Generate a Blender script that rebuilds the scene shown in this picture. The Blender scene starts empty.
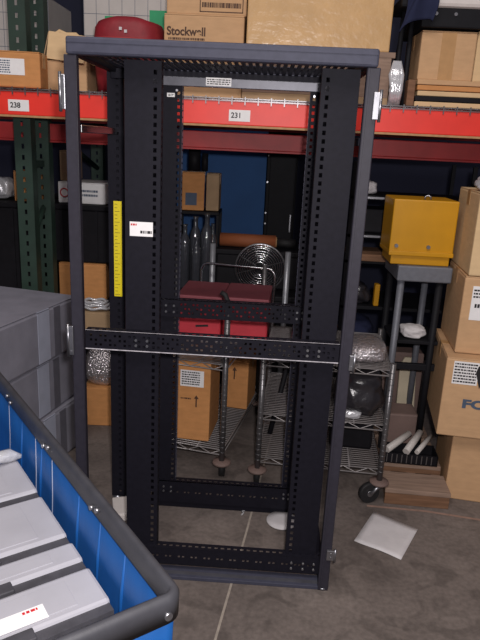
import bpy, bmesh, math, random
from mathutils import Vector, Matrix
random.seed(7)
S = bpy.context.scene
COL = S.collection

# ---------------------------------------------------------------- camera
cam_d = bpy.data.cameras.new('camera'); cam = bpy.data.objects.new('camera', cam_d); COL.objects.link(cam)
R_ = Vector((0.99782727, 0.04707616, 0.04609301)); U_ = Vector((-0.0573311, 0.27569701, 0.95953338)); F_ = Vector((-0.03246344, 0.96009114, -0.27779692))
cam.matrix_world = Matrix(((R_.x, U_.x, -F_.x, 0), (R_.y, U_.y, -F_.y, 0), (R_.z, U_.z, -F_.z, 1.4672), (0, 0, 0, 1)))
cam_d.sensor_fit = 'VERTICAL'; cam_d.sensor_height = 36; cam_d.sensor_width = 27; cam_d.lens = 617.03/640*36
cam_d.clip_start = .02
S.camera = cam

# ---------------------------------------------------------------- light
w = bpy.data.worlds.new('world'); S.world = w; w.use_nodes = True
w.node_tree.nodes['Background'].inputs[0].default_value = (.62, .58, .70, 1)
w.node_tree.nodes['Background'].inputs[1].default_value = .10
def area(name, loc, target, size, power, color, size_y=None):
    d = bpy.data.lights.new(name, 'AREA'); o = bpy.data.objects.new(name, d); COL.objects.link(o)
    d.energy = power; d.color = color; d.size = size
    if size_y: d.shape = 'RECTANGLE'; d.size_y = size_y
    o.location = loc; o.rotation_euler = (Vector(target)-Vector(loc)).to_track_quat('-Z', 'Y').to_euler()
    return o
area('ceiling_lamp', (-.3, -.4, 4.6), (0, 1.6, 0), 3.2, 90, (1, .93, .88), 1.6)
area('camera_flash', (.06, -.02, 1.55), (.0, 2.6, 1.0), .05, 26, (1, .95, .95))
S.view_settings.view_transform = 'Standard'; S.view_settings.look = 'None'; S.view_settings.gamma = 1
S.view_settings.use_curve_mapping = False; S.view_settings.exposure = 0.42

# ---------------------------------------------------------------- materials
def srgb(c): return tuple((v/255/12.92 if v/255 <= .04045 else ((v/255+.055)/1.055)**2.4) for v in c)
def mat(name, c, rough=.6, metal=0, var=.12, scale=30, bump=0, spec=.5, trans=0, c2=None, stretch=(1, 1, 1), bscale=None):
    m = bpy.data.materials.new(name); m.use_nodes = True
    nt = m.node_tree; b = nt.nodes['Principled BSDF']; L = nt.links
    b.inputs['Roughness'].default_value = rough; b.inputs['Metallic'].default_value = metal
    b.inputs['Specular IOR Level'].default_value = spec
    if trans: b.inputs['Transmission Weight'].default_value = trans
    tc = nt.nodes.new('ShaderNodeTexCoord'); mp = nt.nodes.new('ShaderNodeMapping'); mp.inputs['Scale'].default_value = stretch
    L.new(tc.outputs['Object'], mp.inputs[0])
    n = nt.nodes.new('ShaderNodeTexNoise'); n.inputs['Scale'].default_value = scale; n.inputs['Detail'].default_value = 6
    L.new(mp.outputs[0], n.inputs['Vector'])
    a = srgb(c)
    lo = tuple(v*(1-var) for v in a) if c2 is None else srgb(c2)
    hi = tuple(min(1, v*(1+var)) for v in a) if c2 is None else a
    r = nt.nodes.new('ShaderNodeValToRGB')
    r.color_ramp.elements[0].position = .32; r.color_ramp.elements[1].position = .68
    r.color_ramp.elements[0].color = (*lo, 1); r.color_ramp.elements[1].color = (*hi, 1)
    L.new(n.outputs['Fac'], r.inputs[0]); L.new(r.outputs[0], b.inputs['Base Color'])
    if bump:
        bp = nt.nodes.new('ShaderNodeBump'); bp.inputs['Strength'].default_value = bump; bp.inputs['Distance'].default_value = .01
        if bscale:
            n2 = nt.nodes.new('ShaderNodeTexNoise'); n2.inputs['Scale'].default_value = bscale; n2.inputs['Detail'].default_value = 3
            L.new(mp.outputs[0], n2.inputs['Vector']); L.new(n2.outputs['Fac'], bp.inputs['Height'])
        else: L.new(n.outputs['Fac'], bp.inputs['Height'])
        L.new(bp.outputs[0], b.inputs['Normal'])
    return m
M = {}
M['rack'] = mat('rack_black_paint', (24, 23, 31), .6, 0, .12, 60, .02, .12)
M['rackgrey'] = mat('rack_grey_flash_tint', (64, 65, 79), .55, 0, .08, 50, .02, .2)  # lighter than the black paint: flash on the top bar put into the colour
M['rackpost'] = mat('rack_post_paint', (46, 44, 53), .5, 0, .1, 50, .02, .25)
M['zinc'] = mat('zinc', (150, 150, 155), .35, .9, .08, 80)
M['palebar'] = mat('pale_bar_grey', (84, 84, 92), .4, .3, .15, 25)  # paler grey with the light on the top rear strip put into it
M['chrome'] = mat('chrome', (205, 205, 208), .16, 1, .05, 40)
M['wire'] = mat('shelf_wire', (118, 116, 118), .35, .7, .08, 60)
M['greytube'] = mat('grey_tube', (150, 152, 158), .35, .5, .08, 50)
M['standgrey'] = mat('stand_grey_paint', (104, 106, 114), .5, .2, .08, 50)
M['lipgrey'] = mat('pale_edge_paint', (176, 172, 178), .5, 0, .3, 60)  # pale grey for the thin lines along the bar edges
M['floor'] = None
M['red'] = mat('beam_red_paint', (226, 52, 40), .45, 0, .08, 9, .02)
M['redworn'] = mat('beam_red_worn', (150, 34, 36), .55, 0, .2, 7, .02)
M['tan'] = mat('tan_lip', (170, 130, 90), .7, 0, .15, 40)  # tan for the strip under the front beam and the roll collar
M['green'] = mat('upright_green_paint', (34, 54, 45), .55, 0, .15, 14, .03)
M['card'] = mat('cardboard', (190, 153, 116), .85, 0, .06, 18, .05, .2, stretch=(1, 1, 3))
M['cardd'] = mat('cardboard_brown', (190, 134, 84), .85, 0, .08, 18, .05, .2, stretch=(1, 1, 3))
M['cardl'] = mat('cardboard_light', (206, 176, 136), .85, 0, .06, 15, .05, .2, stretch=(1, 1, 3))
M['cardw'] = mat('cardboard_worn', (165, 138, 108), .85, 0, .12, 12, .08, .2)
M['wrapcard'] = mat('cardboard_in_stretch_wrap', (198, 160, 112), .3, 0, .08, 10, .35, .6, bscale=26)
M['tape'] = mat('packing_tape', (176, 136, 92), .35, 0, .06, 30)
M['white'] = mat('paper_white', (226, 224, 224), .7, 0, .03, 40)
M['offwhite'] = mat('dusty_paper', (196, 192, 194), .75, 0, .06, 20, .03)
M['ink'] = mat('black_ink', (24, 22, 24), .6, 0, .1, 40)
M['inkred'] = mat('red_ink', (190, 40, 46), .6, 0, .1, 40)
M['inkgreen'] = mat('green_print', (40, 150, 100), .6, 0, .06, 30)
M['inkbrown'] = mat('brown_print', (74, 48, 32), .7, 0, .1, 40)
M['inkblue'] = mat('blue_grey_print', (70, 84, 104), .7, 0, .1, 40)
M['yellowlab'] = mat('yellow_vinyl', (226, 206, 26), .45, 0, .04, 40)
M['yellow'] = mat('yellow_paint', (186, 132, 8), .4, 0, .05, 12, .02)
M['greybox'] = mat('grey_carton', (128, 127, 138), .7, 0, .1, 10, .06, .3)
M['greytape'] = mat('grey_tape', (160, 164, 180), .5, 0, .05, 20)
M['greytaped'] = mat('dark_grey_tape', (92, 91, 100), .5, 0, .08, 20)
M['slab'] = mat('grey_plastic', (164, 163, 170), .5, 0, .06, 9, .03)
M['slabd'] = mat('dark_grey_plastic', (64, 63, 68), .55, 0, .2, 30, .05)
M['blue'] = mat('blue_vinyl', (20, 82, 150), .5, 0, .18, 7, .5, .5, stretch=(1, 1, .35), bscale=9)
M['rim'] = mat('moulded_rim', (58, 58, 63), .5, 0, .15, 24, .06)
M['rubber'] = mat('black_rubber', (26, 25, 27), .7, 0, .1, 40)
M['blackp'] = mat('black_plastic', (24, 23, 27), .6, 0, .15, 25, .03, .15)
M['blackm'] = mat('black_metal', (24, 24, 28), .6, 0, .12, 25, .02, .15)
M['bag'] = mat('black_bag_plastic', (40, 38, 42), .28, 0, .25, 14, .6, .6, bscale=22)
M['foil'] = mat('bubble_wrap_foil', (206, 200, 204), .16, .75, .2, 50, 1.0, .8, bscale=95)
M['clear'] = mat('clear_plastic', (196, 196, 200), .2, .25, .1, 20, .5, .8, bscale=40)
M['foam'] = mat('grey_white_foam', (205, 198, 194), .8, 0, .05, 20, .1)
M['wood'] = mat('pallet_wood', (138, 116, 102), .85, 0, .18, 8, .12, .2, stretch=(1, 10, 10))
M['wooddark'] = mat('aged_wood', (116, 86, 66), .8, 0, .2, 8, .1, .2, stretch=(1, 10, 10))
M['brownroll'] = mat('brown_rubber_roll', (146, 82, 48), .7, 0, .15, 16, .1, stretch=(.3, 1, 1))
M['redtote'] = mat('red_plastic_tote', (196, 56, 68), .5, 0, .1, 12, .05)
M['bluepanel'] = mat('blue_painted_board', (40, 84, 138), .75, 0, .1, 4)
M['whitec'] = mat('dull_white_card', (186, 180, 176), .8, 0, .05, 12)
M['redtop'] = mat('faded_red_plastic', (134, 66, 74), .6, 0, .1, 12, .05)
M['maroon'] = mat('maroon_nylon', (128, 22, 34), .6, 0, .14, 22, .3)
M['navy'] = mat('navy_cloth', (34, 38, 62), .9, 0, .15, 12, .4, .2)
M['beige'] = mat('beige_plastic', (190, 178, 154), .55, 0, .05, 12)
M['tubew'] = mat('dull_white_tube', (188, 182, 178), .5, 0, .06, 30)
M['glass'] = mat('wrapped_glass', (58, 60, 66), .1, .1, .1, 14, .4, .9, bscale=30)
M['wallblue'] = mat('wall_navy_paint', (22, 26, 50), .8, 0, .1, 3)
M['brownish'] = mat('brown_dusty_plastic', (112, 92, 86), .7, 0, .12, 10, .05)

def floor_mat():
    m = mat('concrete', (118, 108, 103), .75, 0, .1, 3.2, .05, .3, c2=(98, 89, 85))
    nt = m.node_tree; b = nt.nodes['Principled BSDF']; L = nt.links
    tc = nt.nodes['Texture Coordinate']
    old = b.inputs['Base Color'].links[0].from_socket
    n = nt.nodes.new('ShaderNodeTexNoise'); n.inputs['Scale'].default_value = 55; n.inputs['Detail'].default_value = 8
    L.new(tc.outputs['Object'], n.inputs['Vector'])
    n3 = nt.nodes.new('ShaderNodeTexNoise'); n3.inputs['Scale'].default_value = 7; n3.inputs['Detail'].default_value = 4; n3.inputs['Distortion'].default_value = 1.2
    L.new(tc.outputs['Object'], n3.inputs['Vector'])
    for src, lo, hi, v in ((n, .3, .7, (.80, 1.12)), (n3, .36, .5, (.72, 1.0))):
        mr = nt.nodes.new('ShaderNodeMapRange'); mr.inputs[1].default_value = lo; mr.inputs[2].default_value = hi
        mr.inputs[3].default_value, mr.inputs[4].default_value = v
        L.new(src.outputs['Fac'], mr.inputs[0])
        mx = nt.nodes.new('ShaderNodeMix'); mx.data_type = 'RGBA'; mx.blend_type = 'MULTIPLY'; mx.inputs['Factor'].default_value = 1
        L.new(old, mx.inputs[6]); L.new(mr.outputs[0], mx.inputs[7]); old = mx.outputs[2]
    L.new(old, b.inputs['Base Color'])
    return m
M['floor'] = floor_mat()

# ---------------------------------------------------------------- mesh helpers
class MB:
    def __init__(s): s.bm = bmesh.new(); s.smooth = False
    def box(s, x0, x1, y0, y1, z0, z1, bev=0, rot=None, taper=None):
        r = bmesh.ops.create_cube(s.bm, size=1); vs = r['verts']
        c = Vector(((x0+x1)/2, (y0+y1)/2, (z0+z1)/2))
        for v in vs:
            k = 1
            if taper and v.co.z > 0: k = taper
            v.co = Vector((v.co.x*(x1-x0)*k, v.co.y*(y1-y0)*k, v.co.z*(z1-z0)))
        if bev:
            es = list({e for v in vs for e in v.link_edges})
            rr = bmesh.ops.bevel(s.bm, geom=es, offset=min(bev, .45*min(x1-x0, y1-y0, z1-z0)), segments=2, affect='EDGES', profile=.5)
            vs = list({v for f in rr['faces'] for v in f.verts} | {v for v in vs if v.is_valid})
        if rot is not None:
            R = Matrix.Rotation(rot[2], 3, 'Z') @ Matrix.Rotation(rot[1], 3, 'Y') @ Matrix.Rotation(rot[0], 3, 'X')
            for v in vs: v.co = R @ v.co
        for v in vs: v.co += c
        return s
    def cyl(s, p0, p1, r, seg=14, r2=None):
        p0, p1 = Vector(p0), Vector(p1); d = p1-p0
        q = d.to_track_quat('Z', 'Y').to_matrix().to_4x4()
        rr = bmesh.ops.create_cone(s.bm, cap_ends=True, segments=seg, radius1=r, radius2=r if r2 is None else r2, depth=d.length,
                                   matrix=Matrix.Translation((p0+p1)/2) @ q)
        for f in {f for v in rr['verts'] for f in v.link_faces}:
            if len(f.verts) == 4: f.smooth = True
        return s
    def tube(s, pts, r, seg=8, closed=False):
        pts = [Vector(p) for p in pts]; n = len(pts); rings = []
        up = None
        for i, p in enumerate(pts):
            a = pts[(i-1) % n] if (closed or i > 0) else p
            b = pts[(i+1) % n] if (closed or i < n-1) else p
            t = (b-a).normalized()
            if up is None: up = t.orthogonal().normalized()
            up = (up - t*up.dot(t)).normalized(); o = t.cross(up)
            rr = r[i] if isinstance(r, (list, tuple)) else r
            rings.append([s.bm.verts.new(p + (up*math.cos(k*2*math.pi/seg)+o*math.sin(k*2*math.pi/seg))*rr) for k in range(seg)])
        m = n if closed else n-1
        for i in range(m):
            A, B = rings[i], rings[(i+1) % n]
            for k in range(seg):
                f = s.bm.faces.new((A[k], A[(k+1) % seg], B[(k+1) % seg], B[k])); f.smooth = True
        if not closed:
            s.bm.faces.new(rings[0][::-1]); s.bm.faces.new(rings[-1])
        return s
    def lathe(s, prof, c=(0, 0, 0), seg=24, axis='Z'):
        rings = []
        for r, h in prof:
            ring = []
            for k in range(seg):
                a = k*2*math.pi/seg; x, y = r*math.cos(a), r*math.sin(a)
                v = (x, y, h) if axis == 'Z' else ((x, h, y) if axis == 'Y' else (h, x, y))
                ring.append(s.bm.verts.new(Vector(v)+Vector(c)))
            rings.append(ring)
        for A, B in zip(rings, rings[1:]):
            for k in range(seg):
                f = s.bm.faces.new((A[k], A[(k+1) % seg], B[(k+1) % seg], B[k])); f.smooth = True
        s.bm.faces.new(rings[0][::-1]); s.bm.faces.new(rings[-1])
        return s
    def quad(s, *p):
        s.bm.faces.new([s.bm.verts.new(Vector(q)) for q in p]); return s
    def perf(s, o, eu, ev, us, vs, hole):
        o, eu, ev = Vector(o), Vector(eu), Vector(ev)
        g = [[s.bm.verts.new(o+eu*u+ev*v) for v in vs] for u in us]
        for i in range(len(us)-1):
            for j in range(len(vs)-1):
                if not hole(i, j): s.bm.faces.new((g[i][j], g[i+1][j], g[i+1][j+1], g[i][j+1]))
        return s
    def prism(s, pts, y0, y1):
        a = [s.bm.verts.new((x, y0, z)) for x, z in pts]; b = [s.bm.verts.new((x, y1, z)) for x, z in pts]
        n = len(pts)
        s.bm.faces.new(a); s.bm.faces.new(b[::-1])
        for k in range(n): s.bm.faces.new((a[k], b[k], b[(k+1) % n], a[(k+1) % n]))
        return s
    def out(s, name, m, parent=None, thick=0, bevel=0, label=None, loc=None):
        bmesh.ops.recalc_face_normals(s.bm, faces=s.bm.faces)
        me = bpy.data.meshes.new(name); s.bm.to_mesh(me); s.bm.free()
        o = bpy.data.objects.new(name, me); COL.objects.link(o); me.materials.append(M[m])
        if parent is not None: o.parent = parent
        if loc: o.location = loc
        if thick:
            md = o.modifiers.new('thickness', 'SOLIDIFY'); md.thickness = thick; md.offset = 0
        if bevel:
            md = o.modifiers.new('edge', 'BEVEL'); md.width = bevel; md.segments = 2; md.limit_method = 'ANGLE'
        if label: o['label'] = label
        return o
def tag(o, label, cat, group=None, kind=None):
    o['label'] = label; o['category'] = cat
    if group: o['group'] = group
    if kind: o['kind'] = kind
    return o
def thing(name, label, cat, loc=(0, 0, 0), rz=0, group=None, rot=None):
    o = bpy.data.objects.new(name, None); COL.objects.link(o); o.location = loc
    o.rotation_euler = rot if rot else (0, 0, math.radians(rz)); o.empty_display_size = .1
    return tag(o, label, cat, group)
def struct(o, label=None):
    o['kind'] = 'structure'
    if label: o['label'] = label
    return o
def text(name, body, size, m, parent, loc, rot=(math.pi/2, 0, 0), align='CENTER', xs=1, bold=0):
    c = bpy.data.curves.new(name, 'FONT'); c.body = body; c.size = size; c.align_x = align; c.align_y = 'CENTER'; c.extrude = .0004; c.offset = bold
    tmp = bpy.data.objects.new(name, c); me = bpy.data.meshes.new_from_object(tmp); bpy.data.objects.remove(tmp); me.materials.clear(); me.materials.append(M[m])
    o = bpy.data.objects.new(name, me); COL.objects.link(o); o.parent = parent
    o.location = loc; o.rotation_euler = rot; o.scale = (xs, 1, 1)
    return o
def holes(L, pitch, h, margin=0):
    n = int((L-2*margin)/pitch); off = (L-n*pitch)/2
    e = [0]
    for k in range(n): c = off+pitch*(k+.5); e += [c-h/2, c+h/2]
    return e+[L]
def fake_lines(mb, x0, x1, z0, z1, y, rows, seed=1):
    """small print as rows of little ink bars"""
    rnd = random.Random(seed); dz = (z1-z0)/rows
    for r in range(rows):
        z = z1-dz*(r+.5); x = x0
        while x < x1-.002:
            wd = rnd.uniform(.003, .011); xe = min(x+wd, x1)
            mb.box(x, xe, y-.0004, y+.0002, z-dz*.26, z+dz*.26); x = xe+rnd.uniform(.0015, .003)
    return mb

# ---------------------------------------------------------------- setting
def rel(px, py, pz, base): return (px-base[0], py-base[1], pz-base[2])
struct(MB().box(-6, 6, -3, 6.5, -.1, 0).out('floor', 'floor'), 'grey brown worn concrete floor')
struct(MB().box(-6, 6, 4.6, 4.7, 0, 5).out('wall_back', 'wallblue'), 'dark blue wall behind the storage racking')
# pale saw-cut joints in the slab
def strip(name, pts, wd, m):
    mb = MB()
    for a, b in zip(pts, pts[1:]):
        a, b = Vector((*a, 0)), Vector((*b, 0)); n = (b-a).normalized().cross(Vector((0, 0, 1)))*wd/2
        mb.quad(a-n+Vector((0, 0, .0008)), a+n+Vector((0, 0, .0008)), b+n+Vector((0, 0, .0008)), b-n+Vector((0, 0, .0008)))
    return struct(mb.out(name, m))
M['joint'] = mat('joint_filler', (150, 140, 130), .8, 0, .15, 40)
M['jointb'] = mat('joint_filler_brown', (138, 112, 100), .8, 0, .15, 40)
strip('trim_1', [(-.28, .3), (-.081, 1.539), (-.004, 2.106), (.022, 2.322), (.10, 3.0)], .008, 'joint')
strip('trim_2', [(.50, 2.335), (.75, 2.322), (1.05, 2.27), (2.4, 2.0)], .014, 'jointb')

# ---------------------------------------------------------------- the black four post rack
RX, RY, W, D, H = -.5794, 1.7916, .8667, .5100, 1.7201
def build_rack():
    t = thing('equipment_rack', 'tall empty black four post equipment rack standing on the concrete floor', 'rack', (RX, RY, 0))
    ix0, ix1 = .2634, .7134     # 19 inch opening of the front rails
    wp = .104
    # front posts
    for k, x in enumerate((.002, W-.038)):
        mb = MB().box(x, x+.036, 0, .026, .0, H-.046, .003)
        g = x+.030 if k == 0 else x+.008
        mb.box(g, g+.004, -.003, 0, .02, H-.05)
        mb.box(x+(.002 if k == 0 else .029), x+(.007 if k == 0 else .034), .02, .045, .02, H-.05)
        mb.out('front_post', 'rackpost', t)
    # rear posts with a row of square holes
    vs = holes(H-.06, .026, .010, .01)
    for x in (.004, W-.06):
        mb = MB().perf((x, D-.045, .02), (1, 0, 0), (0, 0, 1), [0, .030, .039, .056], vs, lambda i, j: i == 1 and j % 2 == 1)
        mb.quad((x, D-.045, .02), (x, D, .02), (x, D, H-.04), (x, D-.045, H-.04))
        mb.quad((x+.056, D-.045, .02), (x+.056, D, .02), (x+.056, D, H-.04), (x+.056, D-.045, H-.04))
        mb.quad((x, D-.002, .02), (x+.056, D-.002, .02), (x+.056, D-.002, H-.04), (x, D-.002, H-.04))
        mb.out('rear_post', 'rack', t, thick=.003)
    # top frame
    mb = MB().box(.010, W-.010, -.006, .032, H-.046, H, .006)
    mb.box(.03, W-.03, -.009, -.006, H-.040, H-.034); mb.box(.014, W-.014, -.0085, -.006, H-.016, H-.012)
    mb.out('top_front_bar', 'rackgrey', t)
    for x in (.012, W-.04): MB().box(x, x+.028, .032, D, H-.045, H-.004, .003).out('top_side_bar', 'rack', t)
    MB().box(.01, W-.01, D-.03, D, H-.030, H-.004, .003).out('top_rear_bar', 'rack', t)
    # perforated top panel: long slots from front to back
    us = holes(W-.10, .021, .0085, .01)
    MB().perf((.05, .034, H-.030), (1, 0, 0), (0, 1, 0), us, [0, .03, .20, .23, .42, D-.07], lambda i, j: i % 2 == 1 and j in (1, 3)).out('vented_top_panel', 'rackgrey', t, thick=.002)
    # wide front mounting rails
    z0, z1 = .085, 1.672
    vs = holes(z1-z0, .0235, .0125, .01)
    for k in (0, 1):
        if k == 0: o, us, hi = ix0-wp, [0, .0825, .0925, wp], 1
        else: o, us, hi = ix1, [0, .0115, .0215, wp], 1
        mb = MB().perf((o, .05, z0), (1, 0, 0), (0, 0, 1), us, vs, lambda i, j: i == hi and j % 2 == 1)
        inn = ix0 if k == 0 else ix1
        mb.perf((inn, .05, z0), (0, 1, 0), (0, 0, 1), [0, .010, .018, .032], vs, lambda i, j: i == 1 and j % 2 == 1)
        ou = o if k == 0 else o+wp
        mb.quad((ou, .05, z0), (ou, .09, z0), (ou, .09, z1), (ou, .05, z1))
        mb.out('front_mounting_rail', 'rack', t, thick=.002)
    # rear mounting rails
    jx0, jx1 = .2690, .7076; ry = .447
    z0, z1 = .06, 1.640; vs = holes(z1-z0, .0222, .0105, .01)
    for k in (0, 1):
        if k == 0: o, us = jx0-.130, [0, .113, .122, .130]
        else: o, us = jx1, [0, .008, .017, .125]
        mb = MB().perf((o, ry, z0), (1, 0, 0), (0, 0, 1), us, vs, lambda i, j: i == 1 and j % 2 == 1)
        inn = jx0 if k == 0 else jx1
        mb.out('rear_mounting_rail', 'rack', t, thick=.002)
        vs2 = holes(z1-z0, .0222, .0165, .01)
        MB().perf((inn, ry, z0), (0, 1, 0), (0, 0, 1), [0, .003, .027, .03], vs2, lambda i, j: i == 1 and j % 2 == 1).out('slotted_inner_edge', 'rackgrey', t, thick=.002)  # paler than the rail: flash glints on the hole edges put into colour
    # bars across: name, x0,x1,y,z0,z1
    def bar(name, x0, x1, y, za, zb, m='rack', dots=3, lip=True):
        L = x1-x0
        us = holes(L, .0150, .0075, .008)
        hgt = zb-za
        vs = [0]
        for r in range(dots): c = hgt*(r+1)/(dots+1); vs += [c-.0038, c+.0038]
        vs.append(hgt)
        mb = MB().perf((x0, y, za), (1, 0, 0), (0, 0, 1), us, vs, lambda i, j: i % 2 == 1 and j % 2 == 1 and (i//2 + j//2) % 3 != 0)
        us2 = holes(L, .0225, .012, .008)
        for z in (zb, za):
            mb.perf((x0, y, z), (1, 0, 0), (0, 1, 0), us2, [0, .010, .020, .032], lambda i, j: i % 2 == 1 and j == 1)
        if lip: mb.quad((x0, y-.0005, zb-.002), (x1, y-.0005, zb-.002), (x1, y-.0005, zb+.001), (x0, y-.0005, zb+.001))
        return mb.out(name, m, t, thick=.002)
    bar('middle_front_bar', .042, W-.040, .010, .826, .8855)
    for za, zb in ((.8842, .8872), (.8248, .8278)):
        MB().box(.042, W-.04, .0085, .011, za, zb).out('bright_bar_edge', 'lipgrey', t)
    bar('middle_rear_bar', .185, .80, .430, .822, .8885, dots=3)
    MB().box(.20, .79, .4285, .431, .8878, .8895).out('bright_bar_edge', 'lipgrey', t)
    bar('bottom_front_bar', .040, W-.008, .034, .038, .1036, dots=1)
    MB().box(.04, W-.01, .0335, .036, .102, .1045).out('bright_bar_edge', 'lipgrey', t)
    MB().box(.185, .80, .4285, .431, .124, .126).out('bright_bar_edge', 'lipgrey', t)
    bar('bottom_rear_bar', .185, .80, .430, .030, .125, dots=1)
    MB().box(.17, .81, .44, .475, 0, .045, .003).out('rear_sill', 'rack', t)
    mb = MB().box(.02, W-.02, .002, .06, .0, .014, .002)
    mb.out('front_sill', 'rackgrey', t)
    MB().box(.03, W-.03, .014, .030, .014, .0155).out('pale_sill_top', 'palebar', t)  # thin strip of paler grey along the sill top
    MB().box(.165, .83, .425, .44, 1.638, 1.668, .002).out('top_rear_strip', 'palebar', t)  # faces the camera; its brighter lit look is in the colour
    MB().box(.02, W-.02, .445, .47, 1.655, 1.688, .002).out('rear_cross_member', 'rack', t)
    # side base bars and feet
    MB().box(W-.036, W-.012, .045, D-.04, .012, .04, .003).out('base_side_bar', 'rack', t)
    for x in (.02, W-.02):
        for y in (.02, D-.02): MB().lathe([(.022, 0), (.022, .008), (.008, .012), (.008, .03)], (x, y, 0), 12).out('levelling_foot', 'zinc', t)
    # zinc depth brace on the left side near the top
    br = MB().box(.030, .040, .03, D-.045, 1.47, 1.492, .002)
    br.out('side_brace', 'chrome', t)
    MB().box(W-.040, W-.030, .03, D-.045, 1.47, 1.492, .002).out('side_brace', 'rack', t)
    # latches and hinge plates
    for (x0, x1, za, zb) in ((-.006, .008, 1.530, 1.622), (-.006, .010, .808, .902), (W-.016, W+.004, 1.540, 1.612), (W-.02, W+.008, .13, .168), (W-.01, W+.006, .81, .86)):
        mb = MB().box(x0, x1, -.012, -.002, za, zb, .002)
        mb.cyl(((x0+x1)/2, -.014, za+.012), ((x0+x1)/2, -.008, za+.012), .004, 8).cyl(((x0+x1)/2, -.014, zb-.012), ((x0+x1)/2, -.008, zb-.012), .004, 8)
        mb.cyl((x0 if x0 < .1 else x1, -.010, za-.006), (x0 if x0 < .1 else x1, -.010, zb+.006), .0045, 10)
        mb.out('hinge_plate', 'zinc', t)
    # bolts
    pts = []
    for x in (.20, .235): pts += [(x, .004, .845), (x, .004, .862)]
    for x in (.73, .765): pts += [(x, .004, .845), (x, .004, .862)]
    for x in (.735, .775, .812): pts += [(x, .027, .058), (x, .027, .080)]
    for x in (.225, .255, .715, .735): pts += [(x, .425, .842), (x, .425, .866)]
    for x in (.225, .255, .715, .735): pts += [(x, .425, .080), (x, .425, .100)]
    for x in (.19, .25, .72, .78): pts.append((x, .443, 1.625))
    for p in pts: MB().cyl(p, (p[0], p[1]+.007, p[2]), .0042, 8).out('bolt', 'zinc', t)
    # stickers
    def sticker(name, x0, x1, y, za, zb, m='white', rows=0, seed=1, lab=None, inkm='ink'):
        s_ = MB().box(x0, x1, y-.001, y, za, zb).out(name, m, t, label=lab)
        if rows: fake_lines(MB(), x0+.004, x1-.004, za+.003, zb-.003, y-.001, rows, seed).out('small_print', inkm, s_)
        return s_
    sticker('sticker', .173, .243, .049, 1.179, 1.222, rows=0, lab='white inventory sticker on the left front rail')
    a = t.children[-1]
    fake_lines(MB(), .176, .196, 1.208, 1.219, .0478, 1, 4).out('red_print', 'inkred', a)
    fake_lines(MB(), .205, .240, 1.184, 1.200, .0478, 1, 9).out('small_print', 'ink', a)
    sticker('sticker', .351, .437, .4245, 1.643, 1.669, rows=3, seed=3, lab='white printed sticker on the top rear strip')
    sticker('sticker', .216, .243, .4462, 1.603, 1.616, rows=2, seed=5, lab='tiny white sticker on the left rear rail')
    y_ = sticker('yellow_tape', .022, .052, D-.047, .881, 1.238, 'yellowlab', lab='yellow measuring tape sticker on the left rear post')
    mb = MB()
    for k in range(27): mb.box(.026, .026+(.018 if k % 3 == 0 else .010), D-.0485, D-.048, .888+k*.013, .8895+k*.013)
    mb.out('tick_marks', 'inkbrown', y_)
    return t
build_rack()

# ---------------------------------------------------------------- pallet racking
def racking_beam(name, label, x0, x1, y, z0, z1, m, lab):
    t = thing(name, label, 'beam', (0, y, z0))
    h = z1-z0
    MB().box(x0, x1, 0, .05, .004, h, .004).out('beam_body', m, t)
    MB().box(x0, x1, -.003, .05, -.005, .004, .001).out('lower_lip', 'tan' if lab else m, t)
    for x, tx in lab:
        p = MB().box(x-.045, x+.045, -.0015, 0, .02, .066).out('number_label', 'white', t, label='white location label with the number '+tx)
        text('number', tx, .030, 'ink', p, (x-.014, -.002, .043), bold=.0006)
    return t
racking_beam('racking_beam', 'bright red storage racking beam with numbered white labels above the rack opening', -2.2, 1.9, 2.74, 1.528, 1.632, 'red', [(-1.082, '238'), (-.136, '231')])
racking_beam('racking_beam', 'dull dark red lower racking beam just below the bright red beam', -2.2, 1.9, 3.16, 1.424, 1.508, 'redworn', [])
racking_beam('racking_beam', 'red rear racking beam hidden behind the boxes at the back of the shelf', -2.2, 1.9, 4.12, 1.54, 1.635, 'redworn', [])
def deck():
    t = thing('wire_decking', 'wire mesh decking with hooked ends over the bright red racking beam', 'wire deck', (0, 2.74, 1.636))
    mb = MB(); mk = mb
    x = -2.15
    while x < 1.85:
        mb.box(x-.002, x+.002, -.004, 1.42, 0, .004)
        mk.box(x-.0022, x+.0022, -.006, -.001, -.022, .010); x += .055
    for k in range(14): mb.box(-2.18, 1.88, .05+k*.1, .054+k*.1, .004, .008)
    mb.box(-2.18, 1.88, -.005, -.001, -.009, -.005)
    mb.out('mesh', 'wire', t)
deck()
def upright():
    t = thing('racking_upright', 'dark green steel racking upright frame with slotted columns at the left', 'racking', (-1.135, 2.90, 0))
    vs = holes(3.4, .05, .022, .01)
    for y, m in ((0, 'green'), (.23, 'green'), (1.26, 'green')):
        mb = MB().perf((-.038, y, 0), (1, 0, 0), (0, 0, 1), [0, .032, .044, .076], vs, lambda i, j: i == 1 and j % 2 == 1)
        mb.quad((-.038, y, 0), (-.038, y+.06, 0), (-.038, y+.06, 3.4), (-.038, y, 3.4)).quad((.038, y, 0), (.038, y+.06, 0), (.038, y+.06, 3.4), (.038, y, 3.4))
        mb.out('column', m, t, thick=.003)
        MB().box(-.06, .06, y-.03, y+.09, 0, .008).out('foot_plate', m, t)
    for z in (.5, .95): MB().tube([(0, .05, z), (0, .25, z+.16)], .014, 8).out('diagonal_brace', 'green', t)
    MB().tube([(0, .31, 1.50), (0, 1.28, 1.25)], .016, 8).out('diagonal_brace', 'green', t)
    for z in (.25, 1.3, 2.6): MB().box(-.016, .016, .06, .25, z, z+.03).out('horizontal_brace', 'green', t)
upright()

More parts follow.
